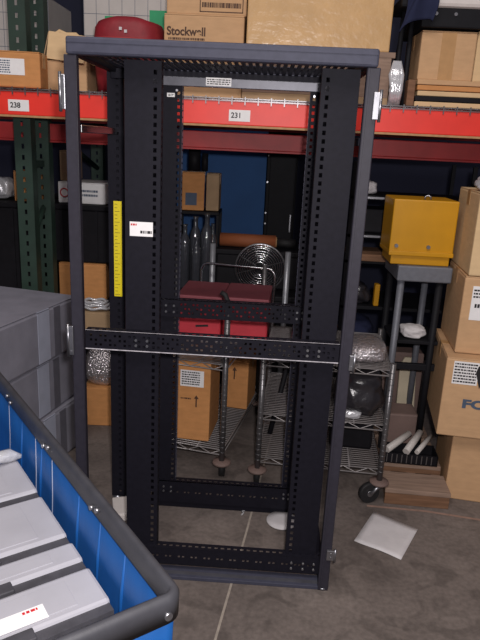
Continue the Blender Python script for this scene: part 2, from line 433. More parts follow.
# ---------------------------------------------------------------- cartons
def carton(label, x, y, z, wx, dy, h, rz=0, m='card', group=None, tape=True, name='carton', cat='carton', open_=False):
    """x, y, z: front left bottom corner; rz turns about it"""
    t = thing(name, label, cat, (x, y, z), rz, group)
    MB().box(0, wx, 0, dy, 0, h-.004, .006).out('body', m, t)
    mb = MB(); mb.box(.002, wx-.002, .002, dy/2-.002, h-.004, h); mb.box(.002, wx-.002, dy/2+.002, dy-.002, h-.004, h)
    mb.out('top_flaps', m, t)
    if tape:
        mb = MB().box(-.001, wx+.001, dy/2-.024, dy/2+.024, h, h+.0008).box(-.0012, 0, dy/2-.024, dy/2+.024, h-.06, h+.0008).box(wx, wx+.0012, dy/2-.024, dy/2+.024, h-.06, h+.0008)
        mb.out('packing_tape', 'tape', t)
    return t
DZ = 1.645
# upper shelf
c = carton('small brown carton with a white shipping label on the shelf at far left', -1.26, 2.755, DZ, .265, .13, .145, 5, 'cardd')
s_ = MB().box(.09, .20, -.0015, -.0003, .05, .115).out('shipping_label', 'white', c); fake_lines(MB(), .095, .14, .055, .11, -.0016, 6, 2).out('small_print', 'inkblue', s_)
def open_carton():
    t = thing('open_carton', 'open worn carton with upright flaps beside the left end of the black rack top', 'carton', (-1.02, 2.915, DZ), 3)
    mb = MB(); wx, dy, h = .185, .26, .13
    mb.box(0, wx, 0, .005, 0, h).box(0, wx, dy-.005, dy, 0, h).box(0, .005, 0, dy, 0, h).box(wx-.005, wx, 0, dy, 0, h).box(0, wx, 0, dy, 0, .005)
    mb.out('body', 'card', t)
    MB().box(0, .004, .01, dy-.01, h, h+.12, rot=(0, math.radians(14), 0)).out('flap', 'cardw', t)
    MB().box(.012, wx-.008, .0, .004, h-.002, h+.115, rot=(math.radians(-10), math.radians(5), 0)).out('flap', 'cardl', t)
    MB().box(.01, wx-.01, dy-.004, dy, h, h+.14, rot=(math.radians(12), 0, 0)).out('flap', 'card', t)
    MB().box(wx-.004, wx, .02, dy-.02, h, h+.10, rot=(0, math.radians(-25), 0)).out('flap', 'card', t)
    mb = MB().tube([(.03, .02, h+.10), (.06, .03, h+.125), (.09, .025, h+.112), (.125, .05, h+.118), (.16, .05, h+.09)], .009, 8).out('crumpled_paper', 'cardl', t)
open_carton()
def red_bag():
    t = thing('maroon_bag', 'round dark red nylon bag lying on the shelf behind the rack top', 'bag', (-.655, 3.0, DZ))
    import math as mm
    mb = MB(); seg = 40
    prof = [(.0, .28), (.06, .29), (.14, .305), (.19, .305), (.24, .305), (.28, .295), (.303, .27), (.312, .22)]
    rings = []
    for h, s in prof:
        ring = []
        for k in range(seg):
            a = k*2*math.pi/seg; cx, sx = math.cos(a), math.sin(a)
            e = 2/3.2
            x = math.copysign(abs(cx)**e, cx)*s*.50; y = math.copysign(abs(sx)**e, sx)*s*.48
            ring.append(mb.bm.verts.new((x, y, h*(1+.02*math.sin(3*a)))))
        rings.append(ring)
    for A, B in zip(rings, rings[1:]):
        for k in range(seg):
            f = mb.bm.faces.new((A[k], A[(k+1) % seg], B[(k+1) % seg], B[k])); f.smooth = True
    mb.bm.faces.new(rings[0][::-1]); mb.bm.faces.new(rings[-1])
    mb.out('body', 'maroon', t)
    pts = []
    for k in range(48):
        a = k*2*math.pi/48; cx, sx = math.cos(a), math.sin(a); e = 2/3.2
        pts.append((math.copysign(abs(cx)**e, cx)*.307*.50, math.copysign(abs(sx)**e, sx)*.307*.48, .225))
    MB().tube(pts, .005, 6, True).out('zip_seam', 'redworn', t)
    mb = MB()
    for k, (x, z) in enumerate(((-.012, .262), (.010, .252), (-.03, .200), (-.012, .205), (.006, .198), (-.02, .188), (.018, .204))):
        mb.box(x-.006, x+.006, -.1500, -.1435, z-.006, z+.006)
    mb.out('pale_emblem', 'offwhite', t)
    MB().tube([(-.08, -.14, .17), (-.05, -.16, .15), (.05, -.16, .15), (.08, -.14, .17)], .007, 8).out('carry_strap', 'maroon', t)
red_bag()
def printed_carton(label, x, y, z, wx, dy, h, greens):
    t = carton(label, x, y, z, wx, dy, h, 0, 'whitec', 'white cartons with green print', False)
    for (a, b, c_, d_) in greens: MB().box(a, b, -.0012, -.0002, c_, d_).out('green_print', 'inkgreen', t)
    mb = MB()
    n = int(wx/.06)
    for k in range(n+1): mb.box(k*wx/n-.001 if k else 0, k*wx/n+.001, -.0008, -.0002, 0, h)
    for k in range(1, 6): mb.box(0, wx, -.0008, -.0002, k*h/6-.001, k*h/6+.001)
    mb.out('grid_print', 'inkblue', t)
printed_carton('white carton with green printed blocks behind the dark red bag', -.99, 3.42, DZ, .53, .4, .62, [(.11, .235, .365, .405), (.34, .48, .35, .44), (.10, .42, .50, .56)])
printed_carton('white carton with green print partly hidden by the green upright columns', -1.62, 3.5, DZ, .42, .4, .50, [(.02, .14, .24, .33), (.25, .40, .1, .16)])
# shop-printed cartons
c = carton('wide brown carton with dark printed lettering behind the middle of the rack top', -.493, 2.93, DZ, .352, .42, .343)
text('lettering', 'Stockwell', .048, 'inkbrown', c, (.098, -.001, .272), bold=.0014, xs=.92)
fake_lines(MB(), .02, .18, .234, .252, -.0004, 1, 8).out('lettering_line', 'inkbrown', c)
c = carton('brown carton with a framed dark stamp, lying on the lettered carton', -.485, 2.945, DZ+.344, .35, .36, .26)
mb = MB()
for (a, b, z0, z1) in ((.145, .335, .066, .070), (.145, .335, .012, .016), (.145, .149, .012, .07), (.331, .335, .012, .07)): mb.box(a, b, -.001, -.0002, z0, z1)
mb.out('print_frame', 'inkbrown', c)
fake_lines(MB(), .155, .325, .022, .060, -.0004, 1, 12).out('lettering_line', 'inkbrown', c)
c = carton('very large carton in shiny stretch wrap above the right half of the rack', -.128, 2.87, DZ+.215, .612, .62, .62, 0, 'wrapcard')
def top_pallet():
    t = thing('wooden_pallet', 'wooden pallet carrying the very large stretch wrapped carton on the shelf', 'pallet', (-.136, 2.85, DZ))
    for k in range(6): MB().box(0, .645, k*.125, k*.125+.09, .19, .213, .002).out('deck_board', 'wood', t)
    for y in (.0, .30, .62): MB().box(0, .63, y, y+.05, .03, .19, .002).out('stringer', 'wood', t)
    for k in range(3): MB().box(0, .63, k*.29, k*.29+.09, .0, .03, .002).out('bottom_board', 'cardw', t)
top_pallet()
def wrapped_bundle():
    t = thing('wrapped_bundle', 'crumpled clear plastic bundle tucked beside the pallet end on the shelf', 'bundle', (.508, 2.80, DZ))
    rnd = random.Random(3); mb = MB()
    for k in range(9):
        x = rnd.uniform(-.012, .03); mb.tube([(x, .012, .0), (x+rnd.uniform(-.01, .01), -.004, .06), (x+rnd.uniform(-.012, .012), .004, .12), (x*.7, .012, .175)], [.010, .014, .012, .006], 7)
    mb.out('plastic_folds', 'clear', t)
wrapped_bundle()
def folded_stand():
    t = thing('folding_stand', 'black folded metal stand with slanting legs on the shelf right of the wrapped carton', 'stand', (.552, 2.86, DZ))
    MB().tube([(.012, 0, 0), (.018, .03, .18), (.024, .06, .40)], .011).out('leg', 'blackm', t)
    MB().tube([(-.030, .02, 0), (-.02, .05, .2), (-.01, .08, .40)], .011).out('leg', 'blackm', t)
    MB().tube([(-.02, .2, 0), (0, .2, .2), (.015, .16, .40)], .011).out('leg', 'blackm', t)
    MB().box(-.03, .025, .05, .08, .12, .135).out('crossbar', 'blackm', t)
    mb = MB(); mb.box(-.045, .034, -.035, .2, .385, .43, .01); mb.out('head', 'blackm', t)
folded_stand()
def drape():
    t = MB()
    n, m_ = 14, 12; g = []
    for i in range(n):
        row = []
        for j in range(m_):
            u, v = i/(n-1), j/(m_-1)
            x = .525+.115*u+.012*math.sin(7*u+3*v)-.02*v*(1-u); z = 2.085-.155*v*(1-.35*math.sin(2.2*u))
            yy = 2.805+.010*math.sin(10*u+1.5*v)
            row.append(t.bm.verts.new((x, yy, z)))
        g.append(row)
    for i in range(n-1):
        for j in range(m_-1):
            f = t.bm.faces.new((g[i][j], g[i+1][j], g[i+1][j+1], g[i][j+1])); f.smooth = True
    o = t.out('hanging_cloth', 'navy', None, thick=.006)
    tag(o, 'dark navy cloth draped over the head of the black folding stand', 'cloth')
drape()
def boards():
    x0 = .60
    spec = [('bottom board of the stack, pale edge against the red beam', .0, 'cardl', .0), ('dark second board from the bottom of the right shelf stack', .022, 'blackp', .0),
            ('brown middle board of the stack on the right shelf', .044, 'cardl', .01), ('fourth board up of the stack on the right shelf, thin and brown', .066, 'cardd', .006), ('top board of the stack, carrying two cartons on the right shelf', .088, 'card', .004)]
    for lab, z, m, dx in spec:
        o = MB().box(x0+dx, x0+.9, 2.80+dx, 3.3, 0, .020, .003).out('board', m); o.location = (0, 0, DZ+.03+z-.03)
        tag(o, lab, 'board', 'boards stacked on the right shelf')
    o = MB().box(.565, .597, 2.80, 2.90, 0, .105, .004).out('wooden_block', 'wooddark'); o.location.z = DZ
    tag(o, 'upright brown wooden block at the left end of the stacked boards', 'block')
boards()
carton('light carton with a brown tape strip on the right shelf boards', .612, 2.86, DZ+.111, .232, .32, .195, 0, 'card')
tp = COL.objects[-1].parent
MB().box(.085, .145, -.0012, -.0002, .0, .19).out('tape_strip', 'tape', [o for o in COL.objects if o.name.startswith('body')][-1].parent)
carton('light carton cut by the right picture edge on the shelf boards', .848, 2.87, DZ+.111, .24, .32, .20, 0, 'cardl')
def machine():
    t = thing('white_appliance', 'white appliance with a black base panel resting on cartons at top right', 'appliance', (.60, 2.84, DZ+.315))
    MB().box(.0, .52, 0, .40, 0, .075, .006).out('base_panel', 'blackm', t)
    MB().box(-.01, .53, -.012, .41, .076, .34, .015).out('housing', 'foam', t)
    for x in (.055, .135): MB().cyl((x, -.006, .052), (x, .002, .052), .007, 12).out('screw', 'zinc', t)
machine()

# ---------------------------------------------------------------- grey cartons at the left
def grey_carton(label, x, y, z, rz, h, wl=.42, L=.62):
    # local x runs to the left away from the visible side; local y runs along it
    t = thing('grey_carton', label, 'carton', (x, y, z), rz, 'grey cartons stacked behind the blue bin')
    MB().box(-wl, 0, 0, L, 0, h, .012).out('body', 'greybox', t)
    MB().box(-.001, .0015, .30, .385, .01, h-.006).box(-.2, 0.0015, .30, .385, h-.001, h+.001).out('tape', 'greytape', t)
    MB().box(-.001, .0012, .42, .47, .01, h-.006).out('dark_tape', 'greytaped', t)
    mb = MB(); mb.box(-wl+.003, -.003, .004, L-.004, h, h+.004, .002); mb.out('lid', 'greybox', t)
grey_carton('topmost grey taped carton of the stack behind the blue bin', -1.00, 2.14, .505, -14, .238)
grey_carton('middle grey taped carton of the stack behind the blue bin', -1.005, 2.14, .2525, -13, .248)
grey_carton('lowest grey carton of the stack, just above the bin rim', -1.0, 2.15, 0, -15, .248, L=.64)

# ---------------------------------------------------------------- blue bin with grey devices
BIN = (-.7620, 1.1208, 0); BR = 37.46
def rrect(w_, l_, r, n=6):
    pts = []
    for cx, cy, a0 in ((w_/2-r, l_/2-r, 0), (-w_/2+r, l_/2-r, 90), (-w_/2+r, -l_/2+r, 180), (w_/2-r, -l_/2+r, 270)):
        for k in range(n+1):
            a = math.radians(a0+90*k/n); pts.append((cx+r*math.cos(a), cy+r*math.sin(a)))
    return pts
def build_bin():
    t = thing('truck_bin', 'blue vinyl truck bin with a dark grey moulded rim in the left foreground', 'bin', BIN, BR)
    w_, l_ = .72, 1.25
    # liner: outer and inner skins
    mb = MB()
    def ring(off, z, r=.022): return [mb.bm.verts.new((x, y, z)) for x, y in rrect(w_-2*off, l_-2*off, r)]
    levels = [(.007, .735), (.010, .60), (.018, .45), (.035, .25), (.045, .16)]
    outer = [ring(o, z) for o, z in levels]; inner = [ring(o+.006, z if i < 4 else .168) for i, (o, z) in enumerate(levels)]
    def join(A, B):
        n = len(A)
        for k in range(n):
            f = mb.bm.faces.new((A[k], A[(k+1) % n], B[(k+1) % n], B[k])); f.smooth = True
    for seq in (outer, inner):
        for A, B in zip(seq, seq[1:]): join(A, B)
    join(outer[0], inner[0]); mb.bm.faces.new(outer[-1]); mb.bm.faces.new(inner[-1])
    mb.out('liner', 'blue', t)
    # rim: profile swept round
    mb = MB()
    prof = [(.000, .706), (-.001, .746), (.003, .754), (.010, .757), (.016, .754), (.019, .745), (.021, .714), (.018, .709), (.013, .712), (.006, .708)]
    rings = [[mb.bm.verts.new((x, y, z)) for x, y in rrect(w_-2*o, l_-2*o, max(.008, .030-o))] for o, z in prof]
    for A, B in zip(rings, rings[1:]+rings[:1]): join(A, B)
    mb.out('rim', 'rim', t)
    for y, z in ((-.275, .724), (-.305, .734), (.035, .724), (.0, .735), (.33, .724), (.36, .734)):
        MB().cyl((w_/2-.027, y, z), (w_/2-.018, y, z), .0055, 10).out('rivet', 'zinc', t)
    for x in (w_/2-.032, w_/2-.30): MB().cyl((x, -l_/2-.004, .722), (x, -l_/2+.006, .722), .007, 12).out('rivet', 'zinc', t)
    for y in (.13, .0, .38):
        MB().tube([(w_/2-.0135, y, .705), (w_/2-.0165, y, .60), (w_/2-.0245, y, .45)], .0012, 6).out('seam', 'greytape', t)
    for k, y in enumerate((-.18, -.30, -.42, .08, .25)):
        MB().tube([(w_/2-.012, y, .70), (w_/2-.016, y+.012, .60), (w_/2-.022, y+.02, .45)], [.003, .005, .003], 8).out('fold', 'blue', t)
    MB().box(-w_/2+.06, w_/2-.06, -l_/2+.06, l_/2-.06, .12, .158, .01).out('base_board', 'wood', t)
    for sx in (-1, 1):
        for sy in (-1, 1):
            x, y = sx*(w_/2-.10), sy*(l_/2-.12)
            cst = MB().box(x-.03, x+.03, y-.03, y+.03, .108, .12).box(x-.022, x-.018, y-.012, y+.02, .04, .11).box(x+.018, x+.022, y-.012, y+.02, .04, .11).out('caster', 'zinc', t)
            MB().cyl((x-.014, y, .05), (x+.014, y, .05), .05, 18).out('wheel', 'rubber', cst)
build_bin()
def device(label, y0, y1, top, x1=.322, x0=-.30, deep=.42, sticker=False):
    t = thing('grey_device', label, 'device', BIN, BR, 'grey devices packed in the blue bin')
    mb = MB().box(x0, x1, y0+.026, y1, top-deep, top, .008)
    mb.out('housing', 'slab', t)
    MB().box(x0+.04, x1-.06, y0+.045, y1-.02, top-.001, top+.0015, .0008).out('top_panel', 'slab', t)
    pts = [(x1-.004, y0+.03), (x1-.004, y0+.004), (x1-.10, y0+.002), (x1-.14, y0+.0), (x0, y0-.0), (x0, y0+.03)]
    mb = MB(); a = [mb.bm.verts.new((x, y, top-.007)) for x, y in pts]; b = [mb.bm.verts.new((x, y, top-deep)) for x, y in pts]
    mb.bm.faces.new(a); mb.bm.faces.new(b[::-1])
    for k in range(len(pts)): mb.bm.faces.new((a[k], a[(k+1) % 6], b[(k+1) % 6], b[k]))
    mb.out('front_face', 'slabd', t)
    MB().box(x0, x1-.15, y0+.004, y0+.034, top-.008, top+.0008, .002).out('front_step', 'slabd', t)
    if sticker:
        s = MB().box(.04, .205, -.393, -.354, top+.0015, top+.0025).out('sticker', 'white', t, label='white sticker with red print')
        fake_lines(MB(), 0, .03, 0, .012, 0, 1, 3).out('red_print', 'inkred', s, loc=None)
        r = COL.objects[-1]
        r.rotation_euler = (-math.pi/2, 0, 0); r.location = (.165, -.368, top+.0028)
device('light grey device farthest from the camera in the blue bin', .020, .228, .60)
device('second light grey device from the far end of the blue bin', -.193, .018, .60)
device('third light grey device from the far end, narrowest in the blue bin', -.291, -.195, .60)
device('nearest light grey device in the blue bin, with a white and red sticker', -.434, -.293, .60, sticker=True)
device('dark end of a grey device against the near wall of the blue bin', -.588, -.438, .57)
def plastic():
    t = MB().tube([(-.05, 0, .0), (-.02, .02, .012), (.02, -.005, .016), (.06, .012, .004), (.09, .0, .0)], [.008, .02, .016, .02, .006], 8).out('clear_wrap', 'clear')
    a = math.radians(BR); x, y = .24, .215
    t.location = (BIN[0]+x*math.cos(a)-y*math.sin(a), BIN[1]+x*math.sin(a)+y*math.cos(a), .612); t.rotation_euler.z = a
    tag(t, 'crumpled clear wrap on the farthest device in the blue bin', 'plastic wrap')
plastic()

# ---------------------------------------------------------------- wire carts
def wire_shelf(t, x0, x1, y0, y1, z, pitch=.018):
    mb = MB()
    for zz in (z, z-.025):
        mb.tube([(x0, y0, zz), (x1, y0, zz), (x1, y1, zz), (x0, y1, zz)], .0035, 6, True)
    n = int((y1-y0)/pitch)
    for k in range(1, n): mb.cyl((x0, y0+(y1-y0)*k/n, z), (x1, y0+(y1-y0)*k/n, z), .0024, 5)
    for k in range(1, 4): mb.cyl((x0+(x1-x0)*k/4, y0, z-.004), (x0+(x1-x0)*k/4, y1, z-.004), .0032, 5)
    m = int((x1-x0)/.05)
    for yy in (y0, y1):
        pts = []
        for k in range(m+1): pts.append((x0+(x1-x0)*k/m, yy, z if k % 2 else z-.025))
        mb.tube(pts, .0022, 5)
    mb.out('wire_shelf', 'grid', t)
M['grid'] = mat('bright_shelf_wire', (148, 143, 143), .4, .35, .08, 60)
def cart(label, loc, rz, x0, x1, L, shelves, tops, bend=None, trail=(100, 100, 120, 60)):
    t = thing('wire_cart', label, 'cart', loc, rz, None)
    for ki, (x, y, ht) in enumerate(((x0, 0, tops[0]), (x1, 0, tops[1]), (x0, L, tops[2]), (x1, L, tops[3]))):
        p = MB().cyl((x, y, .10), (x, y, ht), .0125, 14)
        zz = .14
        while zz < ht-.02: p.cyl((x, y, zz), (x, y, zz+.003), .0134, 12); zz += .025
        p.out('post', 'wire', t)
        b = MB().lathe([(.012, .10), (.040, .095), (.042, .088), (.036, .082), (.012, .08)], (x, y, 0), 20).out('bumper', 'brownish', t)
        ca = math.radians(trail[ki])
        fx, fy = math.cos(ca), math.sin(ca); ax, ay = -fy, fx
        c = MB()
        c.cyl((x, y, .072), (x, y, .086), .022, 14)
        for sgn in (-1, 1):
            ox, oy = ax*.017*sgn, ay*.017*sgn
            c.tube([(x+ox, y+oy, .078), (x+ox+fx*.02, y+oy+fy*.02, .07), (x+ox+fx*.045, y+oy+fy*.045, .045)], [.009, .009, .006], 6)
        c = c.out('caster', 'zinc', t)
        q = Vector((x+fx*.045, y+fy*.045, .045)); a_ = Vector((ax, ay, 0))
        MB().cyl(q-a_*.012, q+a_*.012, .045, 24).cyl(q-a_*.0135, q+a_*.0135, .026, 16).out('wheel', 'rubber', c)
        MB().cyl(q-a_*.015, q+a_*.015, .014, 12).out('hub', 'zinc', c)
    for z in shelves: wire_shelf(t, x0, x1, 0, L, z)
    return t
CA = cart('chrome wire cart carrying brown cartons and red totes behind the rack', (-.135, 2.465, 0), -12, -.48, 0, .70, (.15, .55), (.80, .80, .86, .86))
pts = [(-.345, .70, .55), (-.345, .70, .80)]
for k in range(7):
    a = math.pi*.5*k/6; pts.append((-.345+.04*(1-math.cos(a)), .70, .80+.04*math.sin(a)))
for k in range(7):
    a = math.pi*.5*k/6; pts.append((.015+.04*math.sin(a), .70, .84-.04*(1-math.cos(a))))
pts.append((.055, .70, .55)); pts.append((.0, .70, .55))
MB().tube(pts, .007, 8).out('push_handle', 'chrome', CA)
MB().tube([(.0, 0, .78), (.0, -.004, .83), (-.012, -.01, .86), (-.03, -.01, .868)], .011, 8).out('bent_grip', 'rubber', CA)
CB = cart('chrome wire cart behind the right rack post, loaded with black bags', (.025, 2.422, 0), -4, 0, .527, .50, (.15, .355, .60), (.63, .63, .63, .63), trail=(95, 205, 120, 170))
# cart A load (positions in the cart's turned frame)
def on_cart(loc, rz, x, y, z):
    a = math.radians(rz); return (loc[0]+x*math.cos(a)-y*math.sin(a), loc[1]+x*math.sin(a)+y*math.cos(a), z)
pA = lambda x, y, z: on_cart((-.135, 2.465), -12, x, y, z)
c = carton('tall brown carton with a white printed label and up arrow on the wire cart', *pA(-.225, .03, .153), .148, .24, .385, -6, 'cardd')
s_ = MB().box(.012, .118, -.0015, -.0003, .262, .338).out('printed_label', 'white', c); fake_lines(MB(), .018, .100, .268, .334, -.0017, 6, 6).out('small_print', 'ink', s_)
MB().prism([(.083, .165), (.089, .165), (.089, .205), (.097, .205), (.086, .222), (.075, .205), (.083, .205)], -.001, -.0002).out('arrow_print', 'inkbrown', c)
fake_lines(MB(), .015, .062, .196, .21, -.0004, 1, 8).out('faded_print', 'inkbrown', c)
fake_lines(MB(), .01, .10, .352, .364, -.0004, 1, 18).out('faded_print', 'inkbrown', c)
c = carton('smaller brown carton with an arrow standing farther back on the wire cart', *pA(-.115, .44, .153), .115, .22, .26, -10, 'cardd')
MB().prism([(.04, .16), (.046, .16), (.046, .205), (.055, .205), (.043, .225), (.031, .205), (.04, .205)], -.001, -.0002).out('arrow_print', 'inkbrown', c)
carton('plain brown carton at the left of the lettered labelled carton on the cart', *pA(-.40, .06, .153), .135, .3, .33, -8, 'cardw')
def tote(label, x, w_, mud):
    t = thing('red_tote', label, 'tote', (x, 2.78, .556), -3, 'red totes on the wire cart')
    mb = MB()
    pts = [(0, 0), (w_, 0), (w_, .19), (0, .19)]
    mb.box(0, w_, 0, .30, 0, .19, .008); mb.out('body', 'redtote', t)
    mb = MB(); mb.box(-.003, w_+.003, -.006, .306, .19, .215, .006); mb.out('lid', 'redtop', t)
    mb = MB(); mb.box(-.002, w_+.002, -.003, 0, .012, .03); mb.out('foot_rim', 'redtote', t)
    if mud:
        a = MB(); a.box(.05, .11, -.0015, 0, .115, .13, rot=(0, -.5, 0)); a.box(.06, .10, -.0015, 0, .14, .15, rot=(0, .3, 0)); a.box(.09, .15, -.0015, 0, .065, .075, rot=(0, -.1, 0)); a.out('black_marking', 'ink', t)
tote('red plastic tote with black markings, left one on the cart', -.392, .208, True)
tote('red plastic tote without markings, right one on the cart', -.176, .212, False)
# cart B load
pB = lambda x, y, z: on_cart((.025, 2.422), -4, x, y, z)
def lump(name, label, cat, c, r, m, seed=1, amp=.18, flat=.3):
    bm = bmesh.new(); bmesh.ops.create_icosphere(bm, subdivisions=4, radius=1)
    from mathutils import noise
    for v in bm.verts:
        n = noise.noise(v.co*1.7+Vector((seed*3.1, 0, 0)))*amp + noise.noise(v.co*4.5+Vector((0, seed*2.3, 0)))*amp*.5
        d = v.co*(1+n); e = .72
        d = Vector([math.copysign(abs(q)**e, q) for q in d])
        v.co = Vector((d.x*r[0], d.y*r[1], max(d.z, -.92)*r[2]))
    lo = min(v.co.z for v in bm.verts)
    for v in bm.verts: v.co.z -= lo
    for f in bm.faces: f.smooth = True
    mb = MB(); mb.bm.free(); mb.bm = bm
    o = mb.out(name, m); o.location = c
    return tag(o, label, cat)
lump('foil_package', 'silver foil wrapped package on the top shelf of the right wire cart', 'package', pB(.42, .14, .604), (.092, .12, .042), 'foil', 2, .10)
lump('black_bag', 'shiny black plastic bag on the middle shelf of the right wire cart', 'bag', pB(.42, .15, .359), (.10, .13, .10), 'bag', 4, .25)
lump('clear_bag', 'small clear plastic bag lying before the black bag on the cart', 'bag', pB(.385, .040, .359), (.04, .018, .018), 'clear', 6, .25)
o = MB().box(.0, .19, 0, .27, 0, .185, .012).out('black_box', 'blackp'); o.location = pB(.31, .16, .154); o.rotation_euler.z = math.radians(-5)
tag(o, 'plain black box on the bottom shelf of the right wire cart', 'box')
lump('dark_bundle', 'dark cable bundle left of the foil package on the right wire cart', 'bundle', pB(.2, .25, .604), (.09, .16, .07), 'bag', 9, .3)
o = MB().cyl((0, 0, .0), (.075, .10, .36), .012, 10).out('rod', 'blackp'); o.location = (.035+.04, 2.62, .168)
tag(o, 'black rod leaning inside the lower left of the right wire cart', 'rod')

# ---------------------------------------------------------------- things at the back, centre
def crate(label, x0, x1, y0, y1, z0, z1, m='blackp', group=None):
    t = thing('storage_crate', label, 'crate', (x0, y0, z0), 0, group)
    w_, d_, h = x1-x0, y1-y0, z1-z0
    MB().box(0, w_, 0, d_, 0, h-.03, .008, ).out('body', m, t)
    MB().box(-.008, w_+.008, -.008, d_+.008, h-.03, h, .006).out('rim', m, t)
    mb = MB()
    n = max(2, int(w_/.09))
    for k in range(1, n): mb.box(w_*k/n-.006, w_*k/n+.006, -.006, 0, .02, h-.03)
    mb.out('ribs', m, t)
    return t
crate('wide black crate on the floor behind the carts under the cable spool', -.56, .30, 3.34, 3.95, 0, .65)
crate('black crate under the brown roll, behind the cable spool', -.27, .20, 3.50, 3.92, .652, .872)
def roll():
    t = thing('brown_roll', 'brown rubber roll with a black end lying on the back crates', 'roll', (-.26, 3.60, .912), -1)
    MB().cyl((0, 0, 0), (.325, 0, 0), .039, 20).out('roll', 'brownroll', t)
    MB().cyl((.325, 0, 0), (.44, 0, -.004), .026, 16).out('black_end', 'rubber', t)
    MB().cyl((.318, 0, 0), (.332, 0, 0), .030, 16).out('collar', 'tan', t)
roll()
def spool():
    t = thing('wire_spool', 'chrome wire coil standing upright behind the push handle', 'coil', (-.017, 3.405, .652))
    mb = MB()
    for k in range(9):
        r = .035+k*.0125
        mb.tube([(r*math.cos(a*math.pi/20), .012*math.sin(k*1.3), .138+r*math.sin(a*math.pi/20)) for a in range(40)], .0028, 5, True)
    mb.out('rings', 'chrome', t)
    MB().tube([(.137*math.cos(a*math.pi/20), 0, .138+.137*math.sin(a*math.pi/20)) for a in range(40)], .0055, 6, True).out('outer_ring', 'wire', t)
    for k in range(4):
        a = k*math.pi/4+.3
        MB().cyl((-.134*math.cos(a), .016, .138-.134*math.sin(a)), (.134*math.cos(a), .016, .138+.134*math.sin(a)), .003, 6).out('spoke', 'wire', t)
    MB().cyl((0, -.014, .138), (0, .03, .138), .026, 18).out('hub', 'blackp', t)
spool()
def pole_frame():
    t = thing('tube_stand', 'steel stand with two grey upright tubes behind the cart handle', 'frame', (-.075, 3.29, 0))
    for x, h in ((-.20, .935), (.205, .91)): MB().cyl((x, 0, 0), (x, 0, h), .0155, 14).out('upright_tube', 'greytube', t)
    MB().cyl((-.2, 0, .60), (.205, 0, .60), .010, 10).out('cross_tube', 'greytube', t)
    MB().cyl((-.2, 0, .12), (.205, 0, .12), .010, 10).out('cross_tube', 'greytube', t)
pole_frame()
def jars():
    spots = [(-.445, 3.42, .36, .030), (-.392, 3.47, .40, .032), (-.325, 3.44, .42, .034), (-.297, 3.51, .36, .024), (-.375, 3.385, .30, .026)]
    labs = ['tall wrapped glass jar, leftmost of the group below the back carton', 'tall wrapped glass jar at the rear left of the jar group', 'tallest wrapped glass jar, right of the middle of the group', 'thin wrapped glass jar at the right end of the group', 'short wrapped glass jar in the front of the jar group']
    for (x, y, h, r), lab in zip(spots, labs):
        o = MB().lathe([(r*.9, 0), (r, .01), (r, h*.72), (r*.8, h*.8), (r*.42, h*.86), (r*.42, h*.96), (r*.5, h), (r*.3, h)], (0, 0, 0), 18).out('glass_jar', 'glass')
        o.location = (x, y, .652); tag(o, lab, 'jar', 'wrapped glass jars')
jars()
def back_shelf():
    t = thing('black_shelf', 'black shelf stand behind the glass jars carrying a small carton', 'shelf', (-.52, 3.56, .652))
    MB().box(0, .25, 0, .24, .40, .418, .003).out('shelf_board', 'blackm', t)
    for x in (.0, .235):
        for y in (0, .225): MB().box(x, x+.015, y, y+.015, 0, .40).out('leg', 'blackm', t)
back_shelf()
c = carton('small carton with a dark cut-out on the black shelf in the rack opening', -.487, 3.57, 1.0725, .128, .16, .215, 6, 'cardd')
MB().box(.02, .085, -.0015, -.0003, .03, .10).out('cut_out', 'inkblue', c)
carton('plain grey brown carton right of the cut-out carton on the black shelf', -.352, 3.60, 1.0725, .075, .16, .21, 0, 'cardw')
o = MB().cyl((0, 0, 0), (0, 0, .12), .035, 16).cyl((.06, .01, 0), (.06, .01, .10), .018, 12).out('black_canister', 'blackp'); o.location = (-.43, 3.66, 1.292)
tag(o, 'black canister on top of the small carton in the rack opening', 'canister')
o = MB().box(-.60, .02, 0, .02, 0, 1.60, .003).out('blue_board', 'bluepanel'); o.location = (-.036, 4.40, 0)
tag(o, 'tall blue painted board behind the jars and the black cabinet', 'board')
def black_cabinet():
    t = thing('tall_cabinet', 'narrow black steel cabinet standing before the blue wall', 'cabinet', (-.012, 4.14, 0))
    MB().box(0, .20, 0, .34, 0, 1.62, .004).out('carcass', 'blackm', t)
    MB().box(.02, .19, -.014, 0, .03, 1.59, .004).out('door', 'blackm', t)
    for z in (1.39, 1.22, 1.02, .95): MB().cyl((.008, -.006, z), (.008, .002, z), .006, 10).out('screw', 'zinc', t)
    MB().box(.165, .178, -.03, -.014, .9, 1.02, .004).out('handle', 'zinc', t)
black_cabinet()

# ---------------------------------------------------------------- behind, left
crate('black crate stack base at the back left behind the grey cartons', -1.36, -.80, 3.26, 3.95, 0, .575)
carton('brown carton on the black crate at the back left', -1.125, 3.30, .577, .262, .3, .205, 2, 'cardd')
crate('black crate on top of the back left carton, under the white box', -1.2, -.82, 3.32, 3.9, .785, 1.10)
c = carton('white box with a red ring and blue print at the back left', -1.134, 3.36, 1.102, .262, .25, .112, -2, 'white', tape=False)
MB().tube([(.036+.022*math.cos(a*math.pi/12), -.002, .055+.022*math.sin(a*math.pi/12)) for a in range(24)], .0035, 5, True).out('red_ring_print', 'inkred', c)
fake_lines(MB(), .08, .22, .035, .08, -.0004, 2, 14).out('blue_print', 'inkblue', c)
carton('small tan carton standing on the white box at the back left', -1.14, 3.42, 1.2155, .075, .2, .16, 3, 'cardw')
crate('black crate at far left behind the green upright columns', -1.66, -1.22, 3.16, 3.24, 0, 1.05) if False else None
crate('low black crate at the back beside the green racking foot', -1.02, -.72, 3.08, 3.24, 0, .445)
carton('dusty brown carton on the low crate, left of the rear rack post', -.935, 3.09, .447, .15, .14, .125, 0, 'cardw')
